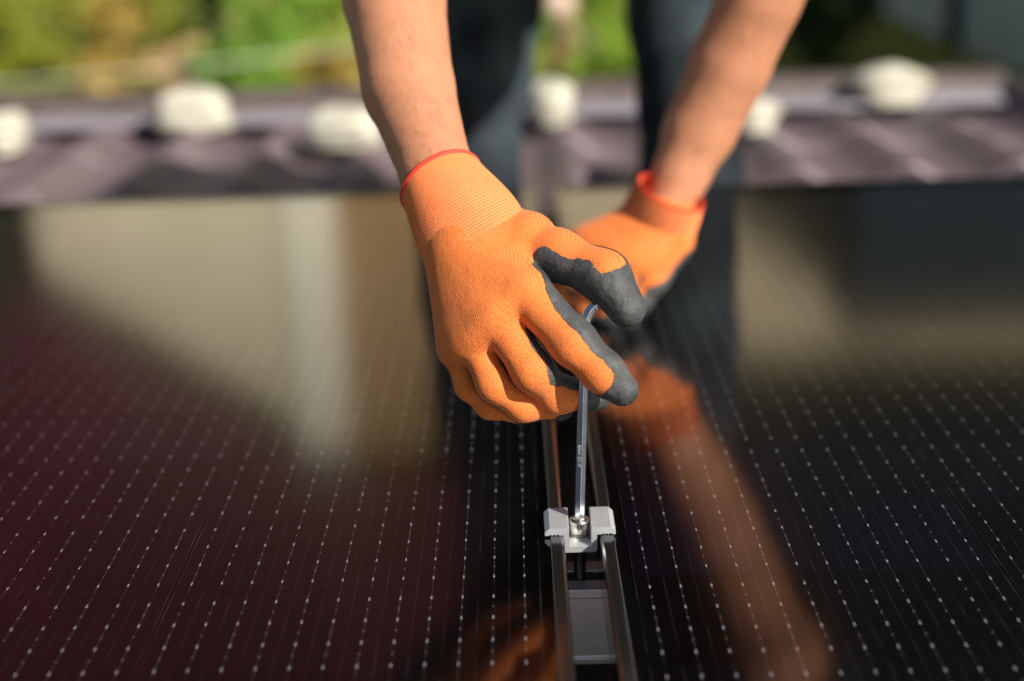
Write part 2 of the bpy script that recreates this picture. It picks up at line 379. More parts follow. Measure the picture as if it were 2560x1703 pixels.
def clip_mesh(V, F, val, nrm):
    """triangles of the quads F where val > 0, cut along val = 0"""
    T = np.concatenate([F[:, [0, 1, 2]], F[:, [0, 2, 3]]]); s = val[T] > 0; k = s.sum(1)
    V2 = list(V); N2 = list(nrm); C2 = list(val); tris = [tuple(x) for x in T[k == 3]]; cache = {}
    def cut(i, j):
        key = (min(i, j), max(i, j))
        if key not in cache:
            t = val[i]/(val[i]-val[j]); cache[key] = len(V2); V2.append(V[i]+t*(V[j]-V[i])); N2.append(nrm[i]+t*(nrm[j]-nrm[i])); C2.append(0.)
        return cache[key]
    for tri, sg in zip(T[(k == 1) | (k == 2)], s[(k == 1) | (k == 2)]):
        if sg.sum() == 1:
            i = int(np.argmax(sg)); a, b, c = tri[i], tri[(i+1) % 3], tri[(i+2) % 3]; tris.append((a, cut(a, b), cut(a, c)))
        else:
            i = int(np.argmin(sg)); a, b, c = tri[i], tri[(i+1) % 3], tri[(i+2) % 3]; p, q = cut(a, b), cut(a, c)
            tris.append((b, c, p)); tris.append((c, q, p))
    tris = np.array(tris); used, inv = np.unique(tris, return_inverse=True)
    return np.array(V2)[used], inv.reshape(tris.shape), np.array(N2)[used], np.array(C2)[used]

# ------------------------------------------------------------------ ground and far surroundings
GZ = -3.0
def grid_sheet(name, x0, x1, y0, y1, nx, ny, zf, mat):
    V = [(x0+(x1-x0)*i/nx, y0+(y1-y0)*j/ny, zf(x0+(x1-x0)*i/nx, y0+(y1-y0)*j/ny)) for j in range(ny+1) for i in range(nx+1)]
    Fq = [(j*(nx+1)+i, j*(nx+1)+i+1, (j+1)*(nx+1)+i+1, (j+1)*(nx+1)+i) for j in range(ny) for i in range(nx)]
    return new_obj(name, mesh(name, V, Fq, mat, True))
tag(grid_sheet('ground', -900, 900, -900, 900, 24, 24, lambda x, y: GZ, M['ground']), kind='structure')
tag(grid_sheet('garden_lawn', -40, 40, 5, 60, 60, 50, lambda x, y: GZ+.06+.05*math.sin(x*.7)*math.cos(y*.5), M['ground']), kind='structure')

def leaves(mb, c, r, n, size, seed):
    q = random.Random(seed); c = np.array(c, float)
    clumps = []
    for _ in range(max(6, n//60)):
        d = np.array([q.gauss(0, 1) for _ in range(3)]); d /= np.linalg.norm(d); clumps.append(d*q.uniform(.45, .95))
    for i in range(n):
        p = c+np.array(r)*(clumps[i % len(clumps)]+np.array([q.gauss(0, .16) for _ in range(3)]))
        a = np.array([q.gauss(0, 1) for _ in range(3)]); a /= np.linalg.norm(a); b = np.cross(a, [q.gauss(0, 1) for _ in range(3)]); b /= np.linalg.norm(b)+1e-9
        s = size*q.uniform(.6, 1.3)
        mb.add([p-a*s, p+b*s*.45, p+a*s, p-b*s*.45], [(0, 1, 2, 3)])
def plant(name, label, cat, x, y, r, h, mat, n, size, seed, group, trunk_h=0., z=GZ):
    o = empty(name, (x, y, z)); q = random.Random(seed)
    mb = MB()
    for k in range(4):
        a = q.uniform(0, 6.28); top = np.array([math.cos(a)*r*.5, math.sin(a)*r*.5, trunk_h+h*.6])
        mb.tube([(0, 0, 0), top*np.array([.15, .15, .45]), top], [.05*h*.5, .03*h*.5, .01*h*.5], 6)
    mb.build('trunk' if trunk_h else 'stem', M['bark'], o, True)
    mb = MB(); leaves(mb, (0, 0, trunk_h+h*.5), (r, r, h*.5), n, size, seed+5); mb.build('crown' if trunk_h else 'foliage', mat, o)
    return tag(o, label, cat, group)
G = 'shrubs in the garden beyond the roof'
shrubs = [  # photo x, photo y of the foot, radius, height, material, label
    (40, 150, 1.0, 1.6, 'leaf_olive', 'olive shrub at the far left edge of the garden'),
    (150, 110, 1.0, 1.5, 'leaf_olive', 'dark olive shrub second from the left edge of the garden'),
    (265, 130, .75, 1.3, 'leaf_ochre', 'ochre autumn coloured shrub above the roof\'s left part'),
    (390, 205, .6, .7, 'tan', 'pale tan clump of dry grass just above the roof edge left of the forearm'),
    (400, 120, .9, 1.6, 'leaf_olive', 'yellowish olive shrub behind the dry tan clump'),
    (520, 125, .5, 1.9, 'leaf_dark', 'narrow dark green shrub between olive and bright green ones'),
    (625, 130, 1.0, 1.9, 'leaf_green', 'bright green bushy shrub left of the near forearm'),
    (745, 200, .6, .6, 'leaf_ochre', 'low ochre clump close beside the near forearm'),
    (740, 90, .9, 1.4, 'leaf_lime', 'lime green shrub touching the near forearm\'s left side'),
    (1440, 110, 1.0, 1.6, 'leaf_lime', 'lime green shrub seen between the worker\'s legs'),
    (1225, 120, .6, 1.1, 'leaf_green', 'small green shrub left of the brown post'),
    (1830, 120, .6, 1.4, 'leaf_green', 'green shrub just right of the far forearm'),
    (1900, 160, .9, 1.7, 'leaf_dark', 'very dark green shrub in shade beside the grey wall'),
    (90, 215, .8, .9, 'leaf_olive', 'low olive shrub just above the roof edge at far left'),
    (235, 220, .7, .8, 'leaf_ochre', 'low ochre shrub just above the roof edge beside the second cream lump'),
    (560, 215, .8, .8, 'leaf_green', 'low green shrub just above the roof edge left of the near forearm'),
    (1460, 205, .8, .9, 'leaf_lime', 'low lime shrub close above the roof beside the far leg'),
]
for i, (sx, sy, r, h, mt, lb) in enumerate(shrubs):
    p = pl(sx, sy, GZ); plant('shrub', lb, 'shrub', p[0], p[1], r, h, M[mt], 700, .11, 20+i, G)
# brown post with a pale globe and its two stays
p = pl(1288, 185, GZ); top = GZ+1.55
o = empty('garden_lamp', (p[0], p[1], GZ)); mb = MB()
mb.tube([(0, 0, 0), (0, 0, .95)], [.17, .13], 10); mb.build('post', M['post'], o, True)
mb = MB(); mb.lathe((0, 0, 1.18), [(.24*math.sin(a), -.24*math.cos(a)) for a in np.linspace(.02, math.pi-.02, 14)], 20); mb.build('globe', M['globe'], o, True)
mb = MB(); mb.lathe((0, 0, .9), [(.14, 0), (.2, .02), (.2, .06), (.1, .08)], 14); mb.build('collar', M['post'], o)
tag(o, 'brown garden post with a pale pink globe between the worker\'s legs', 'lamp')
def cable(a, b, r, label, sag=.2):
    a, b = np.array(a), np.array(b); mb = MB()
    mb.tube([a+(b-a)*s-np.array([0, 0, sag*4*s*(1-s)]) for s in np.linspace(0, 1, 14)], r, 6)
    tag(mb.build('cable', M['cable'], None, True), label, 'cable', 'pale stays of the garden post')
hub = np.array([p[0], p[1], GZ+.96])
q = px(-500, 235, 20); cable(hub, q, .010, 'long pale cable slanting across the garden left of the near forearm', .12)
q = pl(1520, 235, GZ); cable(hub, q, .014, 'short pale stay running down right from the brown post', .05)

# tall house beyond the garden (shows as reflection in the glass)
hy = 44.
def house():
    o = empty('house', (0, hy, GZ)); mb = MB()
    def box(name, x0, x1, y0, y1, z0, z1, mat, par=o):
        b = MB(); b.box((x0, y0, z0-GZ), (x1, y1, z1-GZ)); return b.build(name, M[mat], par)
    b = MB(); b.prism([(-15.5, 0), (-7.5, 0), (-7.5, 17.4-GZ), (-15.5, 12.-GZ)], 'y', 0, 9); b.build('wall', M['beige'], o)
    box('corner_bay', -7.5, -5.9, -.15, 9, GZ, 18.4, 'cream')
    box('cladding', -5.88, -3.25, .3, 9, GZ, 19.4, 'brown_clad')
    w = box('wing', -3.2, 34, 2.5, 11, GZ, 17.4, 'taupe')
    zl = 17.6-22.5*.675-GZ; zr = 17.6-GZ; b = MB(); b.add([(-30, -1.2, zl), (-7.52, -1.2, zr), (-7.52, 9.5, 46-GZ), (-30, 9.5, 46-GZ), (-30, 13, zl), (-7.52, 13, zr), (-7.52, 12.5, 46-GZ), (-30, 12.5, 46-GZ)], [(0, 1, 2, 3), (3, 2, 6, 7), (7, 6, 5, 4), (0, 3, 7, 4), (1, 5, 6, 2)]); b.build('roof', M['maroon'], o)
    b = MB(); b.prism([(-.6, 19.5-GZ), (9, 46-GZ), (12, 46-GZ), (12, 19.5-GZ)], 'x', -7.5, -2.6); b.build('roof', M['maroon'], o)
    b = MB(); b.prism([(1.2, 17.5-GZ), (9.5, 46-GZ), (12.5, 46-GZ), (12.5, 17.5-GZ)], 'x', -2.5, 36); b.build('roof', M['slate'], o)  # roofs stretched far upward to keep bright sky out of the panel glass
    return tag(o, 'tall beige house with maroon roof mirrored in the left solar panel', 'house')
house()
# grey wall of the neighbouring building, in shade, running away at the right
q = pl(2290, 150, GZ); q2 = pl(1960, 2, GZ)
o = empty('neighbouring_building', (q[0], q[1], GZ))
mb = MB(); L = 26.
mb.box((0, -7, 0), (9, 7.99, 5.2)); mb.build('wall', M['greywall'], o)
mb = MB(); mb.box((.01, 8, 0), (9, L, 12.7)); tw = mb.build('added_tall_wing', M['navywall'], o)  # tall dark block added to darken the right panel's reflection
mb = MB(); mb.box((-.3, 7.7, 12.71), (9.3, L+.3, 13.)); mb.build('roof', M['slate'], o)
mb = MB(); mb.prism([(-.5, 5.2), (4.5, 7.3), (9.6, 5.2)], 'y', -7.6, 7.95); mb.build('roof', M['taupe'], o)
mb = MB(); mb.tube([(-.12, 2, 0), (-.12, 2, 5.1)], .12, 10); mb.build('downpipe', M['slate'], o, True)
for k in range(4):
    for zz in (.9, 3.2):
        wf = MB(); wf.box((-.06, -4+6*k, zz), (0.05, -2.6+6*k, zz+1.6)); wo_ = wf.build('window', M['greywall'], o)
        wp = MB(); wp.box((-.075, -3.9+6*k, zz+.1), (-.062, -2.7+6*k, zz+1.5)); wp.build('pane', M['winglass'], wo_)
tag(o, 'shaded grey wall of a building at the top right behind the roof', 'building')
TG = 'tall trees around the garden'
for (x, y, r, h, th, mt, lb, sd) in [(-18.3, 40, 3.9, 13, 5, 'leaf_dark', 'tall dark green tree mirrored at the left edge of the left panel', 1),
        (7.7, 38, 2.3, 9.5, 3.5, 'leaf_dark', 'dark round tree mirrored in the right panel beside a brownish wall', 3)]:
    plant('tree', lb, 'tree', x, y, r, h, M[mt], 4500, .45, 60+sd, TG, th)

# ------------------------------------------------------------------ the roof we stand on
RZ = -.125                       # mean height of the tile sheet
RIDGE_Y, VERGE_X = 3.13, 1.015
WAVE, STEP = .191, .35
X_COLS = 17
def wave(s):                     # one period, s 0..1: broad crest, narrow valley
    return  .0185*(math.cos(2*math.pi*s)+.22*math.cos(4*math.pi*s))
roof = MB(); roof.box((-2.2, -1.5, RZ-.10), (VERGE_X-.01, RIDGE_Y, RZ-.05))
roof.prism([(RIDGE_Y+.002, RZ-.05), (RIDGE_Y+.002, RZ-.10), (RIDGE_Y+2.5, RZ-1.6), (RIDGE_Y+2.5, RZ-1.55)], 'x', -2.2, VERGE_X-.01)
roof = tag(roof.build('roof', M['deck']), kind='structure')
NP = 12
def tile_mesh():
    prof = [(WAVE*i/NP, wave(i/NP)) for i in range(NP+1)]; V = []; Fq = []
    rows = [(-.003, -.012), (0, -.002), (.006, .005), (STEP*.5, .002), (STEP+.012, -.002)]
    for (yy, dz) in rows: V += [(x, yy, z+dz) for x, z in prof]
    for j in range(len(rows)-1):
        for i in range(NP): Fq.append((j*(NP+1)+i, j*(NP+1)+i+1, (j+1)*(NP+1)+i+1, (j+1)*(NP+1)+i))
    return mesh('roof_tile', V, Fq, M['tile'], True)
tm = tile_mesh()
x_right = VERGE_X
NR = 10
for j in range(NR):
    for i in range(X_COLS):
        new_obj('roof_tile', tm, roof, (x_right-WAVE*(i+1), RIDGE_Y-.06-STEP*(j+1), RZ+rnd.uniform(-.0015, .0015)))
for i in range(8):               # ridge caps with a flat wing over the last tiles
    x1 = VERGE_X-.42*i; mb = MB(); prof = []
    for a in np.linspace(0, math.pi, 13): prof.append((RIDGE_Y-.06*math.cos(a), RZ+.018+.05*math.sin(a)))
    wing = [(RIDGE_Y-.15, RZ+.020), (RIDGE_Y-.062, RZ+.028)]
    fb_ = MB(); fb_.prism(wing+[(y, z-.004) for y, z in reversed(wing)], 'x', x1-.415, x1+.004); fb_.build('ridge_flashing', M['ridge'], roof)
    outl = prof+[(RIDGE_Y+.3, RZ-.14), (RIDGE_Y+.3, RZ-.144)]+[(y, z-.004) for y, z in reversed(prof)]
    mb.prism(outl, 'x', x1-.415, x1+.012); mb.build('ridge_cap', M['cap'], roof)
mb = MB(); mb.box((VERGE_X+.001, 1.0, RZ-.14), (VERGE_X+.055, RIDGE_Y+.06, RZ+.045)); mb.build('verge_trim', M['trim'], roof, bevel=.006)
for i in range(20):              # the screws that hold the sheet
    mb = MB() if i == 0 else mb
# cream lumps lying in a row below the ridge
LG = 'cream lumps in a row on the tiles'
lumps = [  # photo x centre, top y, bottom y, top width, bottom width (px), label
    (5, 250, 355, 90, 70, 'cream lump cut by the left edge of the photograph'),
    (437, 190, 310, 150, 180, 'cream lump with a rounded top, second from the left edge'),
    (788, 235, 350, 170, 180, 'cream block partly behind the near forearm'),
    (1270, 170, 292, 118, 90, 'cream lump standing just right of the worker\'s nearer leg'),
    (1742, 212, 312, 140, 80, 'cream lump partly behind the far forearm'),
    (2058, 140, 246, 215, 125, 'bowl shaped cream lump nearest the right end of the roof'),
]
for i, (cx, ty, by, wt, wb, lb) in enumerate(lumps):
    base = pl(cx, by, RZ+.015); d = float((base-CAM)@fw); s = d/(F_PX/K)
    h = (by-ty-8)*s*.90; q = random.Random(40+i); V = []; Fq = []; n = 22; rings = 12
    for k in range(rings+1):
        a = k/rings; zz = h*a
        prof = math.sin(min(1, a/.16)*math.pi/2)**.6*.25+.75 if a < .16 else 1.
        cap = math.sqrt(max(0, 1-((a-.62)/.38)**2)) if a > .62 else 1.
        wx = .5*s*(wb+(wt-wb)*a)*prof*max(cap, .03); wy = (.055+.012*q.random())*prof*max(cap, .03)
        for j in range(n):
            t_ = 2*math.pi*j/n; c_, s_ = math.cos(t_), math.sin(t_)
            e = 1+.05*math.sin(3*t_+i*1.3+a*4)+.035*math.sin(5*t_+a*9+i)
            V.append((wx*e*math.copysign(abs(c_)**.75, c_), wy*e*math.copysign(abs(s_)**.75, s_), zz+.006*math.sin(2*t_+i)*a))
    for k in range(rings):
        for j in range(n): Fq.append((k*n+j, k*n+(j+1) % n, (k+1)*n+(j+1) % n, (k+1)*n+j))
    Fq.append(tuple(range(n-1, -1, -1))); Fq.append(tuple(rings*n+j for j in range(n)))
    o = new_obj('foam_block', mesh('foam_block', V, Fq, M['foam'], True), None, (base[0], base[1]+.05, RZ+.012))
    o.rotation_euler.z = q.uniform(-.15, .15); tag(o, lb, 'foam block', LG)

# ------------------------------------------------------------------ solar panels
P = .018515; RP = .024607; CELL_X = .2241
FT = .0045                       # top of the frames; the plane of the cells is z = 0
FD = .036                        # depth of the frames
GAP = .0114; LIP = .009
FAR, NEAR = 1.806, .552
NC, NB, RPC = 5, 12, 4           # cell columns, busbars per cell, pad rows per half cell
CH = RP*RPC
cm = MB(); cm.box((-CELL_X/2+.0010, -CH/2+.0002, -.0004), (CELL_X/2-.0010, CH/2-.0002, 0)); cell_me = mesh('solar_cell', cm.v, cm.f, M['cell'])
bb_ = MB(); fb = []
bm_v, bm_f, mi = [], [], []
def addq(v, f, m_):
    n0 = len(bm_v); bm_v.extend(v)
    for q_ in f: bm_f.append(tuple(i+n0 for i in q_)); mi.append(m_)
for xe in (-CELL_X/2+.0013, CELL_X/2-.0013):
    addq([(xe-.00012, -CH/2+.0006, .0001), (xe+.00012, -CH/2+.0006, .0001), (xe+.00012, CH/2-.0006, .0001), (xe-.00012, CH/2-.0006, .0001)], [(0, 1, 2, 3)], 0)
for k in range(NB):
    x = -CELL_X/2+.001+.0092+P*k-.0004; w = .00015
    addq([(x-w, -CH/2+.0006, .0001), (x+w, -CH/2+.0006, .0001), (x+w, CH/2-.0006, .0001), (x-w, CH/2-.0006, .0001)], [(0, 1, 2, 3)], 0)
    if k < NB-1:
        x2 = x+P/2; w2 = .00007
        addq([(x2-w2, -CH/2+.0006, .0001), (x2+w2, -CH/2+.0006, .0001), (x2+w2, CH/2-.0006, .0001), (x2-w2, CH/2-.0006, .0001)], [(0, 1, 2, 3)], 0)
    for j in range(RPC):
        y = -CH/2+RP*(j+.5)
        for (dy, rx, ry) in ((-.0010, .00058, .00085), (.0009, .00052, .00065)):
            v = [(x+rx*math.cos(a), y+dy+ry*math.sin(a), .0002) for a in np.linspace(0, 2*math.pi, 9)[:-1]]; addq(v, [tuple(range(8))], 1)
        v = [(x+.00032*math.cos(a), y+RP/2+.0005*math.sin(a), .0002) for a in np.linspace(0, 2*math.pi, 7)[:-1]]
        if j < RPC-1: addq(v, [tuple(range(6))], 1)
bus_me = mesh('busbar', bm_v, bm_f, M['busbar']); bus_me.materials.append(M['pad']); bus_me.polygons.foreach_set('material_index', mi)
def solar_panel(side, y_row, label):
    sgn = -1 if side == 'l' else 1
    x_in = sgn*GAP; width = .0375*2-2*GAP+NC*CELL_X-.0185+.006
    x_out = x_in+sgn*width
    o = empty('solar_panel', ((x_in+x_out)/2, (FAR+NEAR)/2, FT-FD)); ox, oy, oz = o.location
    def rail(x0, x1, prof_dir):
        """long frame bar: lip, web and bottom flange"""
        mb = MB(); a, b = x0, x0+prof_dir*LIP; f_ = x0+prof_dir*.024; wl = prof_dir*.0018; r_ = .0012*prof_dir
        prof = [(a, FT-FD), (f_, FT-FD), (f_, FT-FD+.0016), (a+wl, FT-FD+.0016), (a+wl, -.0035), (b, -.0035), (b, FT-.0006), (b-r_*.5, FT), (a+r_*1.6, FT), (a+r_*.5, FT-.0005), (a, FT-.0016)]
        if prof_dir < 0: prof = prof[::-1]
        mb.prism([(x-ox, z-oz) for x, z in prof], 'y', NEAR-oy, FAR-oy); mb.build('frame_bar', M['frame'], o)
    rail(x_in, None, sgn); rail(x_out, None, -sgn)
    xa, xb = sorted((x_in+sgn*(LIP+.0002), x_out-sgn*(LIP+.0002)))
    for (y0, y1, d) in ((NEAR, NEAR+LIP, 1), (FAR-LIP, FAR, -1)):
        mb = MB(); mb.box((xa-ox, y0-oy, FT-FD-oz), (xb-ox, y0+.0018-oy if d > 0 else y1-oy, FT-.0002-oz))
        if d > 0: mb.box((xa-ox, y0+.002-oy, -.0035-oz), (xb-ox, y1-oy, FT-.0004-oz))
        else: mb.box((xa-ox, y0-oy, -.0035-oz), (xb-ox, y1-.002-oy, FT-.0004-oz))
        mb.build('frame_bar', M['frame'], o)
    gx0, gx1 = xa-.004, xb+.004
    mb = MB(); mb.box((xa+.0005-ox, NEAR+LIP+.0005-oy, -.0030-oz), (xb-.0005-ox, FAR-LIP-.0005-oy, -.0010-oz)); mb.build('backsheet', M['backsheet'], o)
    V = [(xa-ox, NEAR+LIP-oy, .0032-oz), (xb-ox, NEAR+LIP-oy, .0032-oz), (xb-ox, FAR-LIP-oy, .0032-oz), (xa-ox, FAR-LIP-oy, .0032-oz)]
    new_obj('glass', mesh('glass', V, [(0, 1, 2, 3)], M['glass']), o)
    j0 = math.floor((NEAR+LIP+.012-y_row)/CH)+1
    j = j0
    while True:
        yc = y_row-RP/2+CH*(j+.5)
        if yc-CH/2 < NEAR+LIP+.004: j += 1; continue
        if yc+CH/2 > FAR-LIP-.003: break
        for c in range(NC):
            # first pad column sits .03745 from the middle of the gap
            xc = sgn*(.03745-.0092+.0004 if sgn > 0 else .03745-.0092-.0004)+sgn*(CELL_X/2-.001+ (0 if sgn > 0 else 0)) + sgn*CELL_X*c
            if sgn > 0: xc = .03745-(-CELL_X/2+.001+.0092-.0004)+CELL_X*c
            else: xc = -.03745-(-CELL_X/2+.001+.0092-.0004+P*(NB-1))-CELL_X*c
            ce = new_obj('solar_cell', cell_me, o, (xc-ox, yc-oy, -oz))
            bu = new_obj('busbar', bus_me, ce); bu['kind'] = 'stuff'
        j += 1
    return tag(o, label, 'solar panel', 'solar panels laid side by side on the roof')
solar_panel('l', .7757, 'black solar panel left of the silver clamp mirroring a beige wall')
solar_panel('r', .7821, 'black solar panel right of the silver clamp mirroring the orange glove and arm')

# ------------------------------------------------------------------ mounting rail, clamp, bolt, key
BX, BY = -.0011, .8339
RTOP = FT-FD-.001
def c_rail(y, label):
    o = empty('mounting_rail', (0, y, RTOP-.055)); mb = MB(); H = .055; w = .0195; t_ = .0022; s_ = .0065
    prof = [(-w, 0), (w, 0), (w, .004), (w-.0015, .005), (w-.0015, H-.007), (w, H-.006), (w, H), (s_, H), (s_, H-t_), (w-.005, H-t_), (w-.005, H-.016), (-w+.005, H-.016), (-w+.005, H-t_), (-s_, H-t_), (-s_, H), (-w, H), (-w, H-.006), (-w+.0015, H-.007), (-w+.0015, .005), (-w, .004)]
    mb.prism(prof, 'x', -1.22, 1.19); mb.build('channel', M['rail'], o, bevel=.0004)
    for xx in (-1.0, -.35, .33, .98):
        b = MB(); b.box((xx-.02, -.03, RZ-.05-(RTOP-.055)), (xx+.02, .03, -.0005)); b.build('foot', M['rail'], o)
    return tag(o, label, 'rail')
c_rail(BY, 'silver mounting rail crossing the gap just below the clamp')
o = empty('channel_nut', (BX, BY, RTOP-.012)); mb = MB()
mb.box((-.009, -.0058, -.0035), (.009, .0058, .0115)); mb.build('block', M['nut'], o, bevel=.0008)
mb = MB(); mb.box((-.004, -.0125, -.0035), (.004, .0125, .0075)); mb.build('wing', M['nut'], o, bevel=.0006)
tag(o, 'black nut in the rail channel under the silver clamp', 'nut')

CL = .030
def clamp():
    o = empty('panel_clamp', (BX, BY, FT)); mb = MB()
    W2, U2, I2 = .0226, .0107, .0071; T = .0052; fl = -.0082; bt = -.0122
    out = [(-W2, .0), (-W2, .0024), (-W2+.0030, T), (-I2-.0006, T), (-I2, T-.0006), (-I2, fl), (I2, fl), (I2, T-.0006), (I2+.0006, T), (W2-.0030, T), (W2, .0024), (W2, .0)]
    # serrated undersides
    def teeth(x0, x1, n):
        p_ = []; st = (x1-x0)/n
        for k in range(n): p_ += [(x0+st*(k+.5), .0009), (x0+st*(k+1), .0001)]
        return p_
    low = teeth(W2-.0025, W2-.0092, 3)+[(U2, .0001), (U2, bt+.0013), (U2-.0013, bt), (-U2+.0013, bt), (-U2, bt+.0013), (-U2, .0001)]+[(-W2+.0092, .0001)]+teeth(-W2+.0092, -W2+.0025, 3)
    mb.prism((out+low)[::-1], 'y', -CL/2, CL/2); mb.build('clamp_body', M['clamp'], o)
    return tag(o, 'silver aluminium mid clamp bridging the two panel frames', 'clamp')
clamp()
o = empty('bolt', (BX, BY, FT-.0082))
def hexa(r, rot=0): return [(r*math.cos(rot+math.pi/3*k), r*math.sin(rot+math.pi/3*k)) for k in range(6)]
HR = .0060/math.sqrt(3)
n = 36; mb = MB()
mb.lathe((0, 0, .0036), [(.0061, 0), (.0065, .0005), (.0065, .0078), (.0063, .0085), (.0058, .0089), (.0044, .0089), (.0041, .0085), (.0038, .0040), (.0, .0040)], n); mb.build('head', M['steel'], o, True)
mb = MB(); mb.lathe((0, 0, .0001), [(.0067, 0), (.0067, .0012), (.0060, .0014), (.003, .0014)], n); mb.build('washer', M['steel'], o)
mb = MB(); mb.lathe((0, 0, .0016), [(.003, 0), (.0063, 0), (.0063, .0018), (.003, .0018)], n); mb.build('spring_washer', M['thread'], o)
mb = MB(); prof = []
for k in range(44): prof += [(.0039, -.0042-.001*k), (.0033, -.0047-.001*k)]
mb.lathe((0, 0, 0), prof, 20); mb.build('threaded_shank', M['thread'], o)
mb = MB()
for k in range(0):
    a = 2*math.pi*k/18; mb.box((.0052*math.cos(a)-.0002, .0052*math.sin(a)-.0002, .0098), (.0052*math.cos(a)+.0002, .0052*math.sin(a)+.0002, .01005))
tag(o, 'round socket head bolt standing in the middle of the clamp', 'bolt')

# the bent hexagon key, its foot in the bolt head
base = np.array([BX, BY, FT-.0082+.0080])
zb = float((base-CAM)@fw)
topw = px(1345.5, 752, zb-.040)
ax = topw-base; Lk = np.linalg.norm(ax); ax /= Lk
side = px(1420, 684, zb-.036)-topw; side -= ax*(side@ax)*.0
endp = px(1418, 684, zb-.036)
bd = endp-topw; bdir = bd/np.linalg.norm(bd)
path = [base, topw-ax*.004]
c0 = topw; 
corner = px(1350, 705, zb-.041)
for s_ in np.linspace(0, 1, 9): path.append((1-s_)**2*(topw)+2*s_*(1-s_)*corner+s_**2*px(1392, 694, zb-.038))
path += [endp]
def sweep_hex(path, r, rot):
    pts = [np.array(p_) for p_ in path]; V = []; Fq = []
    d0 = pts[1]-pts[0]; d0 /= np.linalg.norm(d0); a = RT-d0*(RT@d0); a /= np.linalg.norm(a)
    for i, p_ in enumerate(pts):
        d = pts[min(i+1, len(pts)-1)]-pts[max(i-1, 0)]; d /= np.linalg.norm(d)
        a = a-d*(a@d); a /= np.linalg.norm(a); b = np.cross(d, a)
        for k in range(6):
            t_ = rot+math.pi/3*k; V.append(p_+r*(math.cos(t_)*a+math.sin(t_)*b))
    for i in range(len(pts)-1):
        for k in range(6): Fq.append((i*6+k, i*6+(k+1) % 6, (i+1)*6+(k+1) % 6, (i+1)*6+k))
    Fq.append((5, 4, 3, 2, 1, 0)); Fq.append(tuple((len(pts)-1)*6+k for k in range(6)))
    return V, Fq
rot_h = rad(-86)
V, Fq = sweep_hex(path, .0060/math.sqrt(3), rot_h)
ko = empty('hex_key', base); mb = MB(); mb.add([np.array(v_)-base for v_ in V], Fq); sh = mb.build('shaft', M['chrome'], ko, bevel=.0003)
tag(ko, 'chromed bent hexagon key held upright in the bolt head', 'hex key')
# lettering stamped along the left front face, reading downwards
a0 = RT-ax*(RT@ax); a0 /= np.linalg.norm(a0); b0 = np.cross(ax, a0)
ang = rot_h-math.pi/6; fn = math.cos(ang)*a0+math.sin(ang)*b0
cand = []
for k in range(6):
    an = rot_h+math.pi/6+math.pi/3*k; nn = math.cos(an)*a0+math.sin(an)*b0; cand.append((nn@(-fw), nn@RT, nn))
fn = sorted([c_ for c_ in cand if c_[1] < 0], key=lambda c_: -c_[0])[0][2]
tx = bpy.data.curves.new('lettering', 'FONT'); tx.body = '6mm Cr-V'; tx.size = .0031; tx.extrude = .00004; tx.align_x = 'CENTER'; tx.align_y = 'CENTER'; tx.shear = .15; tx.space_character = 1.12
to = bpy.data.objects.new('lettering_src', tx); COL.objects.link(to)
dg = bpy.context.evaluated_depsgraph_get(); tme = bpy.data.meshes.new_from_object(to.evaluated_get(dg)); bpy.data.objects.remove(to)
tme.name = 'lettering'; tme.materials.clear(); tme.materials.append(principled('stamped_letters', (.85, .85, .86), .35, .4)[0])
mid = base+ax*((1201-1036)/(1201-752.)*Lk)
cpt = mid+fn*(.0030+.00003); xd = -ax; yd = np.cross(fn, xd)
mw = Matrix(((xd[0], yd[0], fn[0], cpt[0]-base[0]), (xd[1], yd[1], fn[1], cpt[1]-base[1]), (xd[2], yd[2], fn[2], cpt[2]-base[2]), (0, 0, 0, 1)))
lo_ = new_obj('lettering', tme, ko); lo_.matrix_local = mw

# ------------------------------------------------------------------ the worker
ZW = zb-.036
worker = empty('person', (.075, 1.95, RZ))
w0 = np.array(worker.location)
def child_mesh(name, V, Fq, mat, parent=None, smooth=True):
    par = parent or worker
    org = np.array(par.matrix_world.translation) if False else w0
    me = np_mesh(name, np.asarray(V)-w0, Fq, mat, smooth); return new_obj(name, me, worker if parent is None else parent)
v3 = lambda *a: np.array(a, float)

# --- gloves: bones (name, a, b, ra, rb, dorsal, angle of the knit stripe, cut from the tip)
def glove_field(palm, fingers, kp=.014, kf=.009, kfp=.0045):
    def f(Pt):
        dp = None
        for (a, b, ra, rb, *_r2) in palm:
            d = cone_d(Pt, a, b, ra, rb); dp = d if dp is None else smin(dp, d, kp)
        res = dp
        for fi in fingers:
            df_ = None
            for (a, b, ra, rb, *_r2) in fi:
                d = cone_d(Pt, a, b, ra, rb); df_ = d if df_ is None else smin(df_, d, kf)
            res = smin(res, smin(dp, df_, kfp), .0016)
        return res
    return f
def coat_value(V, nrm, palm, fingers):
    """signed: > 0 where the latex covers the knit"""
    W_ = 0; C_ = 0
    for fi in [palm]+list(fingers):
        for (a, b, ra, rb, dv, ha, cut) in fi:
            d = np.maximum(cone_d(V, a, b, ra, rb), -.004); wgt = np.exp(-d/.0052)
            ab = b-a; L = np.linalg.norm(ab); t_ = ((V-a)@ab)/(L*L); q_ = V-a-np.clip(t_, 0, 1)[:, None]*ab; q_ /= np.linalg.norm(q_, axis=1, keepdims=True)+1e-9
            nn = .5*q_+.5*nrm; nn /= np.linalg.norm(nn, axis=1, keepdims=True)+1e-9
            c_ = math.cos(ha)-nn@dv
            if cut is not None: c_ = np.maximum(c_, (t_-cut)*L/rb*1.0)
            W_ = W_+wgt; C_ = C_+wgt*c_
    return C_/W_
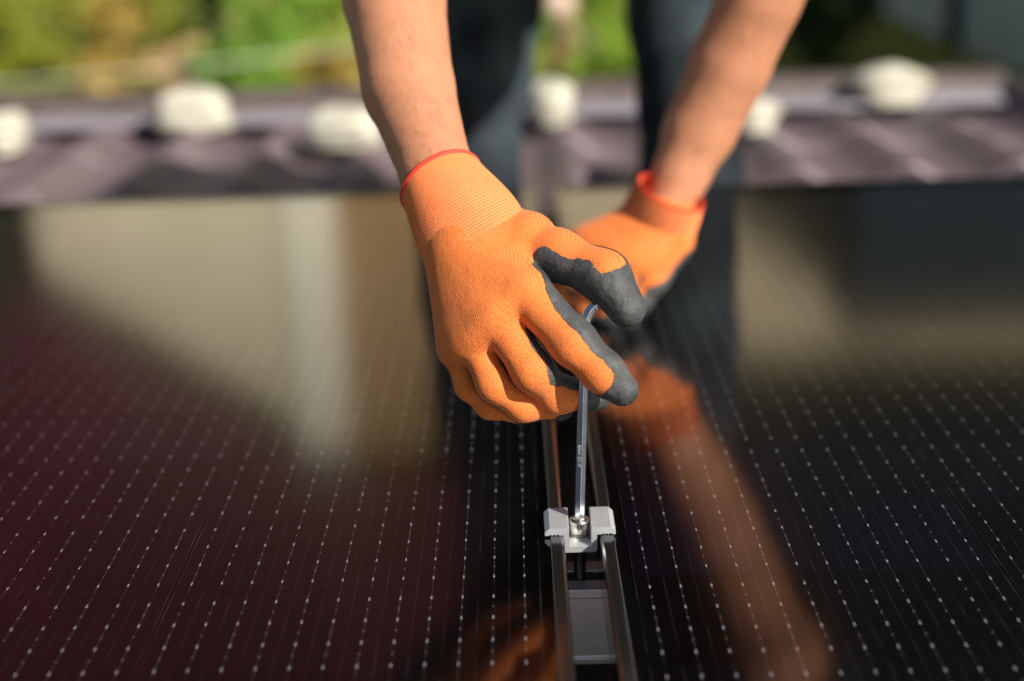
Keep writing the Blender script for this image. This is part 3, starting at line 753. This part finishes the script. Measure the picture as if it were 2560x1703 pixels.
def wobble(V, s=900., amp=.03):
    return amp*(np.sin(V[:, 0]*s)+np.sin(V[:, 1]*s*1.3+1)+np.sin(V[:, 2]*s*.9+2))/3
def build_glove(palm, fingers, h, web=None):
    f = glove_field(palm, fingers)
    pts = np.array([p_ for fi in [palm]+list(fingers) for bn in fi for p_ in (bn[0], bn[1])])
    V, Fq, g = surface(f, pts.min(0)-.024, pts.max(0)+.024, h)
    nrm = g/(np.linalg.norm(g, axis=1, keepdims=True)+1e-9)
    go = child_mesh('glove', V, Fq, M['knit'])
    ua = palm[1][1]-palm[1][0]; ua /= np.linalg.norm(ua); va = np.cross(ua, palm[0][4]); va /= np.linalg.norm(va); wa = np.cross(ua, va)
    vv = V@va+.35*(V@wa)+.004*np.sin((V@ua)*38); kn = np.stack([V@ua, vv, 0*vv], 1).astype(np.float32)
    at = go.data.attributes.new('knit', 'FLOAT_VECTOR', 'POINT'); at.data.foreach_set('vector', kn.ravel())
    cvv = coat_value(V, nrm, palm, fingers)+wobble(V)+np.random.default_rng(3).uniform(-.03, .03, len(V))+(0 if web is None else .75*np.exp(-((V-web)**2).sum(1)/.0085**2))
    V2, T2, N2, C2 = clip_mesh(V, Fq, cvv, nrm)
    N2 /= np.linalg.norm(N2, axis=1, keepdims=True)+1e-9
    V2 = V2+N2*(.0004+.0007*np.clip(C2/.25, 0, 1))[:, None]
    child_mesh('palm_coating', V2, T2, M['latex'], go)
    return go
def loft(name, rings, mat, parent, n=72, closed=False):
    V = []; Fq = []
    for (c, a, b) in rings:
        for j in range(n):
            t_ = 2*math.pi*j/n; V.append(c+a*math.cos(t_)+b*math.sin(t_))
    for i in range(len(rings)-1):
        for j in range(n): Fq.append((i*n+j, i*n+(j+1) % n, (i+1)*n+(j+1) % n, (i+1)*n+j))
    return child_mesh(name, V, np.array(Fq), mat, parent)
def ellipse(c, d, wvec, rw, rh):
    d = d/np.linalg.norm(d); a = wvec-d*(wvec@d); a /= np.linalg.norm(a); b = np.cross(d, a); return (c, a*rw, b*rh)
def cuff(go, c0, c1, d0, d1, w0_, w1_, r0, r1, bulge=.0015, rows=32, hr=.0017):
    """ribbed wrist band from hem (0) to hand (1), and the red hem"""
    rings = []; sub = 4
    for i in range(rows*sub+1):
        s_ = i/(rows*sub); e = s_*s_*(3-2*s_)
        c = c0+(c1-c0)*s_; d = d0+(d1-d0)*s_; w_ = w0_+(w1_-w0_)*s_
        k_ = bulge*math.sin(math.pi*min(1, s_*1.02))+.00036*math.cos(2*math.pi*i/sub)
        if s_ > .93: k_ += .0016*math.sin((s_-.93)/.07*math.pi)-.008*((s_-.93)/.07)**2
        rings.append(ellipse(c, d, w_, r0[0]+(r1[0]-r0[0])*e+k_, r0[1]+(r1[1]-r0[1])*e+k_))
    cu = loft('cuff', rings, M['cuff'], go)
    at = cu.data.attributes.new('crest', 'FLOAT', 'POINT'); q_ = random.Random(5)
    cr = []
    for i in range(rows*sub+1):
        s_ = i/(rows*sub); a_ = (1 if i % sub == 0 else 0)*(.35+.5*s_)
        cr += [a_*(.45+.55*abs(math.sin(j*1.7+i*.3))) for j in range(72)]
    at.data.foreach_set('value', cr)
    inner = [ellipse(c0+d0*.0*i, d0, w0_, r0[0]-.0012, r0[1]-.0012) for i in range(1)]
    rr = []; n = 10
    dn = d0/np.linalg.norm(d0)
    for i in range(n+1):
        t_ = 2*math.pi*i/n; rr.append(ellipse(c0+dn*(-.0006+.0021*math.sin(t_)), d0, w0_, r0[0]-.0006+hr*math.cos(t_), r0[1]-.0006+hr*math.cos(t_)))
    loft('hem', rr, M['hem'], cu)

def B(x, y, w): return px(x, y, ZW+w/1000.)
R_ = lambda deg: rad(deg)
dors = cv(-.25, .25, 1.)
palm = [
    (B(1085, 560, 34), B(1205, 668, 2), .0165, .0150, dors, R_(103), None),
    (B(1070, 570, 36), B(1142, 730, 4), .0165, .0150, dors, R_(103), None),
    (B(1055, 580, 38), B(1092, 775, 12), .0160, .0140, cv(-.35, .2, 1), R_(103), None),
    (B(1040, 595, 42), B(1052, 800, 24), .0150, .0125, cv(-.5, .1, 1), R_(103), None),
    (B(1085, 500, 52), B(1080, 560, 36), .0235, .0190, dors, R_(180), None),
    (B(1120, 540, 42), B(1215, 555, 28), .0190, .0185, cv(.2, .8, .6), R_(118), None),
]
ix_d = cv(-.62, -.35, .75); md_d = cv(-.45, -.3, .85); rg_d = cv(-.2, -.2, 1); pk_d = cv(-.3, -.3, 1); th_d = cv(.45, .80, .32)
index = [(B(1205, 668, 2), B(1318, 790, -13), .0148, .0130, ix_d, R_(66), None),
         (B(1318, 790, -13), B(1386, 858, -15), .0128, .0116, ix_d, R_(66), None),
         (B(1386, 858, -15), B(1432, 897, -12), .0112, .0092, ix_d, R_(64), .28)]
md_e = cv(-.05, -.55, .83)
middle = [(B(1142, 730, 4), B(1226, 857, -3), .0133, .0113, md_d, R_(66), None),
          (B(1226, 857, -3), B(1281, 910, 13), .0111, .0106, md_d, R_(68), None),
          (B(1281, 910, 13), B(1374, 908, 28), .0106, .0094, md_e, R_(80), .60)]
ring = [(B(1089, 780, 14), B(1137, 886, 9), .0118, .0096, rg_d, R_(70), None),
        (B(1137, 886, 9), B(1203, 933, 16), .0095, .0092, rg_d, R_(72), None),
        (B(1203, 933, 16), B(1288, 936, 29), .0092, .0084, rg_d, R_(76), .80)]
pinky = [(B(1047, 801, 28), B(1078, 890, 28), .0102, .0070, pk_d, R_(74), None),
         (B(1078, 890, 28), B(1126, 934, 31), .0070, .0070, pk_d, R_(76), None),
         (B(1126, 934, 31), B(1192, 953, 36), .0070, .0064, pk_d, R_(85), None)]
th_m = cv(.27, .56, .79)
thumb = [(B(1120, 540, 42), B(1285, 586, 16), .0185, .0150, th_d, R_(84), None),
         (B(1285, 586, 16), B(1390, 634, 0), .0144, .0142, th_m, R_(44), None),
         (B(1390, 634, 0), B(1442, 708, -8), .0142, .0112, th_m, R_(40), .12)]
gR = build_glove(palm, [index, middle, ring, pinky, thumb], .00125, B(1262, 600, 8))
gR['label'] = 'orange glove holding the hexagon key'
hem_c = B(1016, 424, 66); cuf_c = B(1096, 556, 34)
wv0 = B(1115, 368, 60)-B(918, 462, 70); wv1 = B(1224, 482, 30)-B(976, 622, 44)
d_c = cuf_c-hem_c; d_c /= np.linalg.norm(d_c)
d_h = d_c+0.0*fw
cuff(gR, hem_c, cuf_c, d_h, d_c-fw*(d_c@fw)*1.1, wv0/np.linalg.norm(wv0), wv1/np.linalg.norm(wv1), (.0290, .0268), (.0362, .0262))

# --- left glove (farther away)
ZL = 1.31
LS = 1.06
def BL(x, y, w): return px(x, y, ZL+w*LS/1000.)
dl = cv(-.1, .75, .66)
palmL = [
    (BL(1530, 520, 0), BL(1470, 600, -10), .019, .017, dl, R_(95), None),
    (BL(1525, 525, 0), BL(1420, 590, -8), .019, .017, dl, R_(95), None),
    (BL(1510, 515, 4), BL(1375, 575, 2), .019, .016, dl, R_(95), None),
    (BL(1500, 505, 8), BL(1345, 560, 12), .018, .015, dl, R_(95), None),
    (BL(1545, 560, 0), BL(1510, 590, -6), .017, .015, dl, R_(95), None),
    (BL(1548, 470, 12), BL(1530, 530, 2), .0225, .019, dl, R_(180), None)]
def fingL(x0, y0, w0, x1, y1, w1, x2, y2, w2, x3, y3, w3, r): 
    dv = cv(-.3, .5, .8)
    return [(BL(x0, y0, w0), BL(x1, y1, w1), r, r*.9, dv, R_(70), None), (BL(x1, y1, w1), BL(x2, y2, w2), r*.88, r*.8, dv, R_(66), None), (BL(x2, y2, w2), BL(x3, y3, w3), r*.78, r*.64, dv, R_(60), .4)]
fl = [fingL(1470, 600, -10, 1425, 670, -8, 1400, 715, 6, 1392, 745, 20, .0142),
      fingL(1420, 590, -8, 1375, 655, -2, 1352, 705, 12, 1350, 738, 28, .0142),
      fingL(1375, 575, 2, 1330, 640, 10, 1312, 690, 26, 1314, 722, 42, .0135),
      fingL(1345, 560, 12, 1295, 610, 24, 1280, 655, 38, 1284, 688, 52, .0118),
      [(BL(1545, 565, 0), BL(1500, 640, -6), .0165, .0135, dl, R_(85), None), (BL(1500, 640, -6), BL(1465, 690, -2), .0128, .0118, dl, R_(60), None), (BL(1465, 690, -2), BL(1440, 738, 12), .0115, .0095, dl, R_(50), .2)]]
palmL = [(a, b, r0*LS, r1*LS, d, h_, c_) for (a, b, r0, r1, d, h_, c_) in palmL]; fl = [[(a, b, r0*LS, r1*LS, d, h_, c_) for (a, b, r0, r1, d, h_, c_) in fi] for fi in fl]
gL = build_glove(palmL, fl, .002)
gL['label'] = 'blurred orange glove pressing on the right panel'
hemL = BL(1543, 446, -14); cufL = BL(1505, 530, 6)
wl0 = BL(1603, 490, -14)-BL(1460, 402, -12); wl1 = BL(1578, 575, 0)-BL(1425, 455, 8)
dL = cufL-hemL; dL /= np.linalg.norm(dL)
cuff(gL, hemL, cufL, dL, dL, wl0/np.linalg.norm(wl0), wl1/np.linalg.norm(wl1), (.0325, .0285), (.0350, .0275), rows=30, hr=.0009)

# --- body
wrR, wrL = B(1046, 480, 56), BL(1530, 490, 6)
foR = [px(1006, 400, .962), px(940, 205, 1.005), px(908, 0, 1.055)]
dF = foR[2]-foR[1]; dF /= np.linalg.norm(dF)
elR = foR[2]+dF*.085
foL = [px(1567, 400, 1.315), px(1610, 300, 1.31), px(1680, 150, 1.29), px(1747, 0, 1.265)]
dF = foL[3]-foL[2]; dF /= np.linalg.norm(dF); elL = foL[3]+dF*.085
shR, shL = v3(-.115, 1.44, .535), v3(.285, 1.50, .535)
hipC = v3(.075, 1.97, .40); chest = v3(.085, 1.58, .50); neck = v3(.085, 1.40, .585); head = v3(.07, 1.255, .655)
hR, hL = v3(-.07, 1.97, .37), v3(.195, 1.97, .37)
kR, kL = v3(-.115, 1.925, -.045), v3(.203, 1.925, -.045)
aR, aL = v3(-.10, 2.33, -.055), v3(.222, 2.33, -.055)
arms = [(wrR, foR[0], .0205, .0245), (foR[0], foR[1], .0245, .0320), (foR[1], foR[2], .0322, .0372), (foR[2], elR, .0372, .041), (elR, shR, .043, .052),
        (wrL, foL[0], .022, .0265), (foL[0], foL[1], .0265, .0335), (foL[1], foL[2], .0335, .0365), (foL[2], foL[3], .0365, .0365), (foL[3], elL, .0365, .039), (elL, shL, .045, .054)]
torso = [(hipC+v3(-.07, 0, 0), hipC+v3(.07, 0, 0), .105, .105), (hipC, chest, .115, .12), (chest+v3(-.07, 0, .0), chest+v3(.07, 0, 0), .11, .11), (chest, neck, .11, .06),
         (shR, neck, .058, .05), (shL, neck, .058, .05), (chest+v3(-.08, 0, 0), shR, .085, .06), (chest+v3(.08, 0, 0), shL, .085, .06)]
face = v3(0, -.72, -.69); face /= np.linalg.norm(face); hup = v3(0, -.69, .72); hr = v3(1., 0, 0)
def H(a, b, c): return head+hr*a+hup*b+face*c
headb = [(neck, H(0, -.05, -.02), .052, .055), (H(-.012, .03, -.035), H(.012, .03, -.035), .085, .085), (H(0, .03, .01), H(0, .02, .03), .078, .066),
         (H(0, -.04, .03), H(0, -.075, .062), .056, .030), (H(-.03, -.03, .04), H(.03, -.03, .04), .042, .042)]
faceb = [(H(0, .018, .088), H(0, -.02, .108), .008, .013), (H(-.014, -.024, .095), H(.014, -.024, .095), .008, .008),
         (H(-.045, .03, .078), H(.045, .03, .078), .012, .012), (H(-.083, .015, -.01), H(-.088, -.02, -.008), .014, .009), (H(.083, .015, -.01), H(.088, -.02, -.008), .014, .009)]
legs = [(hR, kR, .085, .060), (kR, aR, .058, .038), (hL, kL, .075, .050), (kL, aL, .058, .038), (aR, aR+v3(0, .11, -.01), .036, .028), (aL, aL+v3(0, .11, -.01), .036, .028)]
hands = [(wrR, B(1120, 650, 20), .018, .010), (wrL, BL(1450, 575, 0), .018, .010)]
def union(bones, k):
    def f(Pt):
        r_ = None
        for (a, b, ra, rb) in bones:
            d = cone_d(Pt, a, b, ra, rb); r_ = d if r_ is None else smin(r_, d, k)
        return r_
    return f
_u1, _u2, _u3, fingersF = union(torso+headb+legs, .022), union(arms[:5]+hands[:1], .006), union(arms[5:]+hands[1:], .006), union(faceb, .008)
bodyA = lambda Pt: smin(_u1(Pt), np.minimum(_u2(Pt), _u3(Pt)), .02)
def body_f(Pt):
    d = smin(bodyA(Pt), fingersF(Pt), .012)
    for sx in (-.033, .033): d = -smin(-d, np.sqrt(((Pt-H(sx, .012, .098))**2).sum(1))-.011, .008)
    d = -smin(-d, cone_d(Pt, H(-.022, -.052, .100), H(.022, -.052, .100), .0035, .0035), .004)
    return d
allp = np.array([p_ for bn in arms+torso+headb+legs+hands for p_ in bn[:2]])
V, Fq, g = surface(body_f, allp.min(0)-.13, allp.max(0)+.13, .0085)
child_mesh('body', V, Fq, M['skin'])
# short dark hairs lying along both forearms
ga = g/np.linalg.norm(g, axis=1, keepdims=True); hq = np.random.default_rng(11)
def arm_hair(bones, n):
    da = np.min([cone_d(V, a, b, ra, rb) for (a, b, ra, rb) in bones], axis=0); cand = np.where(da < .006)[0]
    HV, HF = [], []
    for i in hq.choice(cand, n):
        p0 = V[i]+hq.normal(0, .003, 3); nn = ga[i]; p0 = p0-nn*float((p0-V[i])@nn)
        ax_ = bones[0][0]-bones[-1][1]; ax_ /= np.linalg.norm(ax_); tdir = ax_-nn*(ax_@nn); tdir /= np.linalg.norm(tdir)+1e-9
        sd = np.cross(nn, tdir); tdir = tdir+sd*hq.normal(.35, .3); tdir /= np.linalg.norm(tdir)
        sd = np.cross(nn, tdir); L_ = hq.uniform(.006, .013); wd = .00007; k_ = len(HV)
        for s_ in (0, .5, 1.):
            c_ = p0+tdir*L_*s_+nn*(.0002+.0016*math.sin(s_*2.2)*.8); w_ = wd*(1-.7*s_); HV += [c_-sd*w_, c_+sd*w_]
        HF += [(k_, k_+1, k_+3, k_+2), (k_+2, k_+3, k_+5, k_+4)]
    o_ = child_mesh('arm_hair', np.array(HV), np.array(HF), M['hair'], None, False); o_['kind'] = 'stuff'
arm_hair(arms[1:4], 1100); arm_hair(arms[6:9], 700)
for sx in (-.033, .033):
    mb = MB(); c = H(sx, .012, .088)-w0; mb.lathe(c, [(.012*math.sin(a), -.012*math.cos(a)) for a in np.linspace(.02, 3.12, 10)], 14); mb.build('eye', M['eye'], worker, True)
mb = MB(); mb.tube([H(-.024, -.047, .094)-w0, H(0, -.044, .102)-w0, H(.024, -.047, .094)-w0], [.003, .006, .003], 8); mb.build('lips', M['lips'], worker, True)
# clothes
def folds(Pt, amp, s): return amp*(np.sin(Pt[:, 2]*s+3*np.sin(Pt[:, 0]*21))*.6+np.sin(Pt[:, 0]*s*.8+Pt[:, 2]*s*.5+1)*.5)
leg_f = union(legs[:4]+[(hipC+v3(-.07, 0, -.02), hipC+v3(.07, 0, -.02), .105, .105)], .04)
trous = lambda Pt: np.maximum(leg_f(Pt)-.013+folds(Pt, .0035, 48), (Pt-(hipC+v3(0, -.06, .02)))@(chest-hipC)/np.linalg.norm(chest-hipC)-.04)
lp = np.array([hR, hL, kR, kL, aR, aL]); V, Fq, g = surface(trous, lp.min(0)-.16, lp.max(0)+.16, .009); child_mesh('trousers', V, Fq, M['trousers'])
slR, slL = shR+(elR-shR)*.5, shL+(elL-shL)*.5
shirt_u = union(torso+[(shR, slR, .058, .056), (shL, slL, .058, .056)], .045)
def shirt(Pt):
    d = shirt_u(Pt)-.012+folds(Pt, .003, 40)
    d = np.maximum(d, -(np.sqrt(((Pt-(neck+hup*.02+face*.02))**2).sum(1))-.066))
    for (a, b) in ((shR, slR), (shL, slL)):
        u_ = (b-a)/np.linalg.norm(b-a); near = np.sqrt(((Pt-b)**2).sum(1)) < .13
        d = np.where(near, np.maximum(d, (Pt-b)@u_), d)
    return d
tp = np.array([hipC, chest, neck, shR, shL, slR, slL]); V, Fq, g = surface(shirt, tp.min(0)-.15, tp.max(0)+.15, .010); child_mesh('shirt', V, Fq, M['shirt'])
hair = lambda Pt: np.maximum(union([headb[1], headb[2]], .03)(Pt)-.009+.0025*np.sin(Pt[:, 0]*260)*np.sin(Pt[:, 1]*220), np.maximum((Pt-H(0, .0, .035))@(face*.8-hup*.6), -(Pt-H(0, -.045, 0))@hup))
V, Fq, g = surface(hair, head-.14, head+.16, .006); child_mesh('hair', V, Fq, M['hair'])
for a_ in (aR, aL):
    bf = union([(a_+v3(0, -.03, .004), a_, .050, .050), (a_, a_+v3(0, .05, -.008), .050, .046), (a_+v3(0, .05, -.008), a_+v3(0, .15, -.012), .044, .036)], .03)
    V, Fq, g = surface(bf, a_-.1, a_+v3(.1, .22, .1), .008); child_mesh('boot', V, Fq, M['boot'])
tag(worker, 'worker in dark clothes kneeling and tightening the clamp with orange gloves', 'person')
bpy.context.view_layer.update()
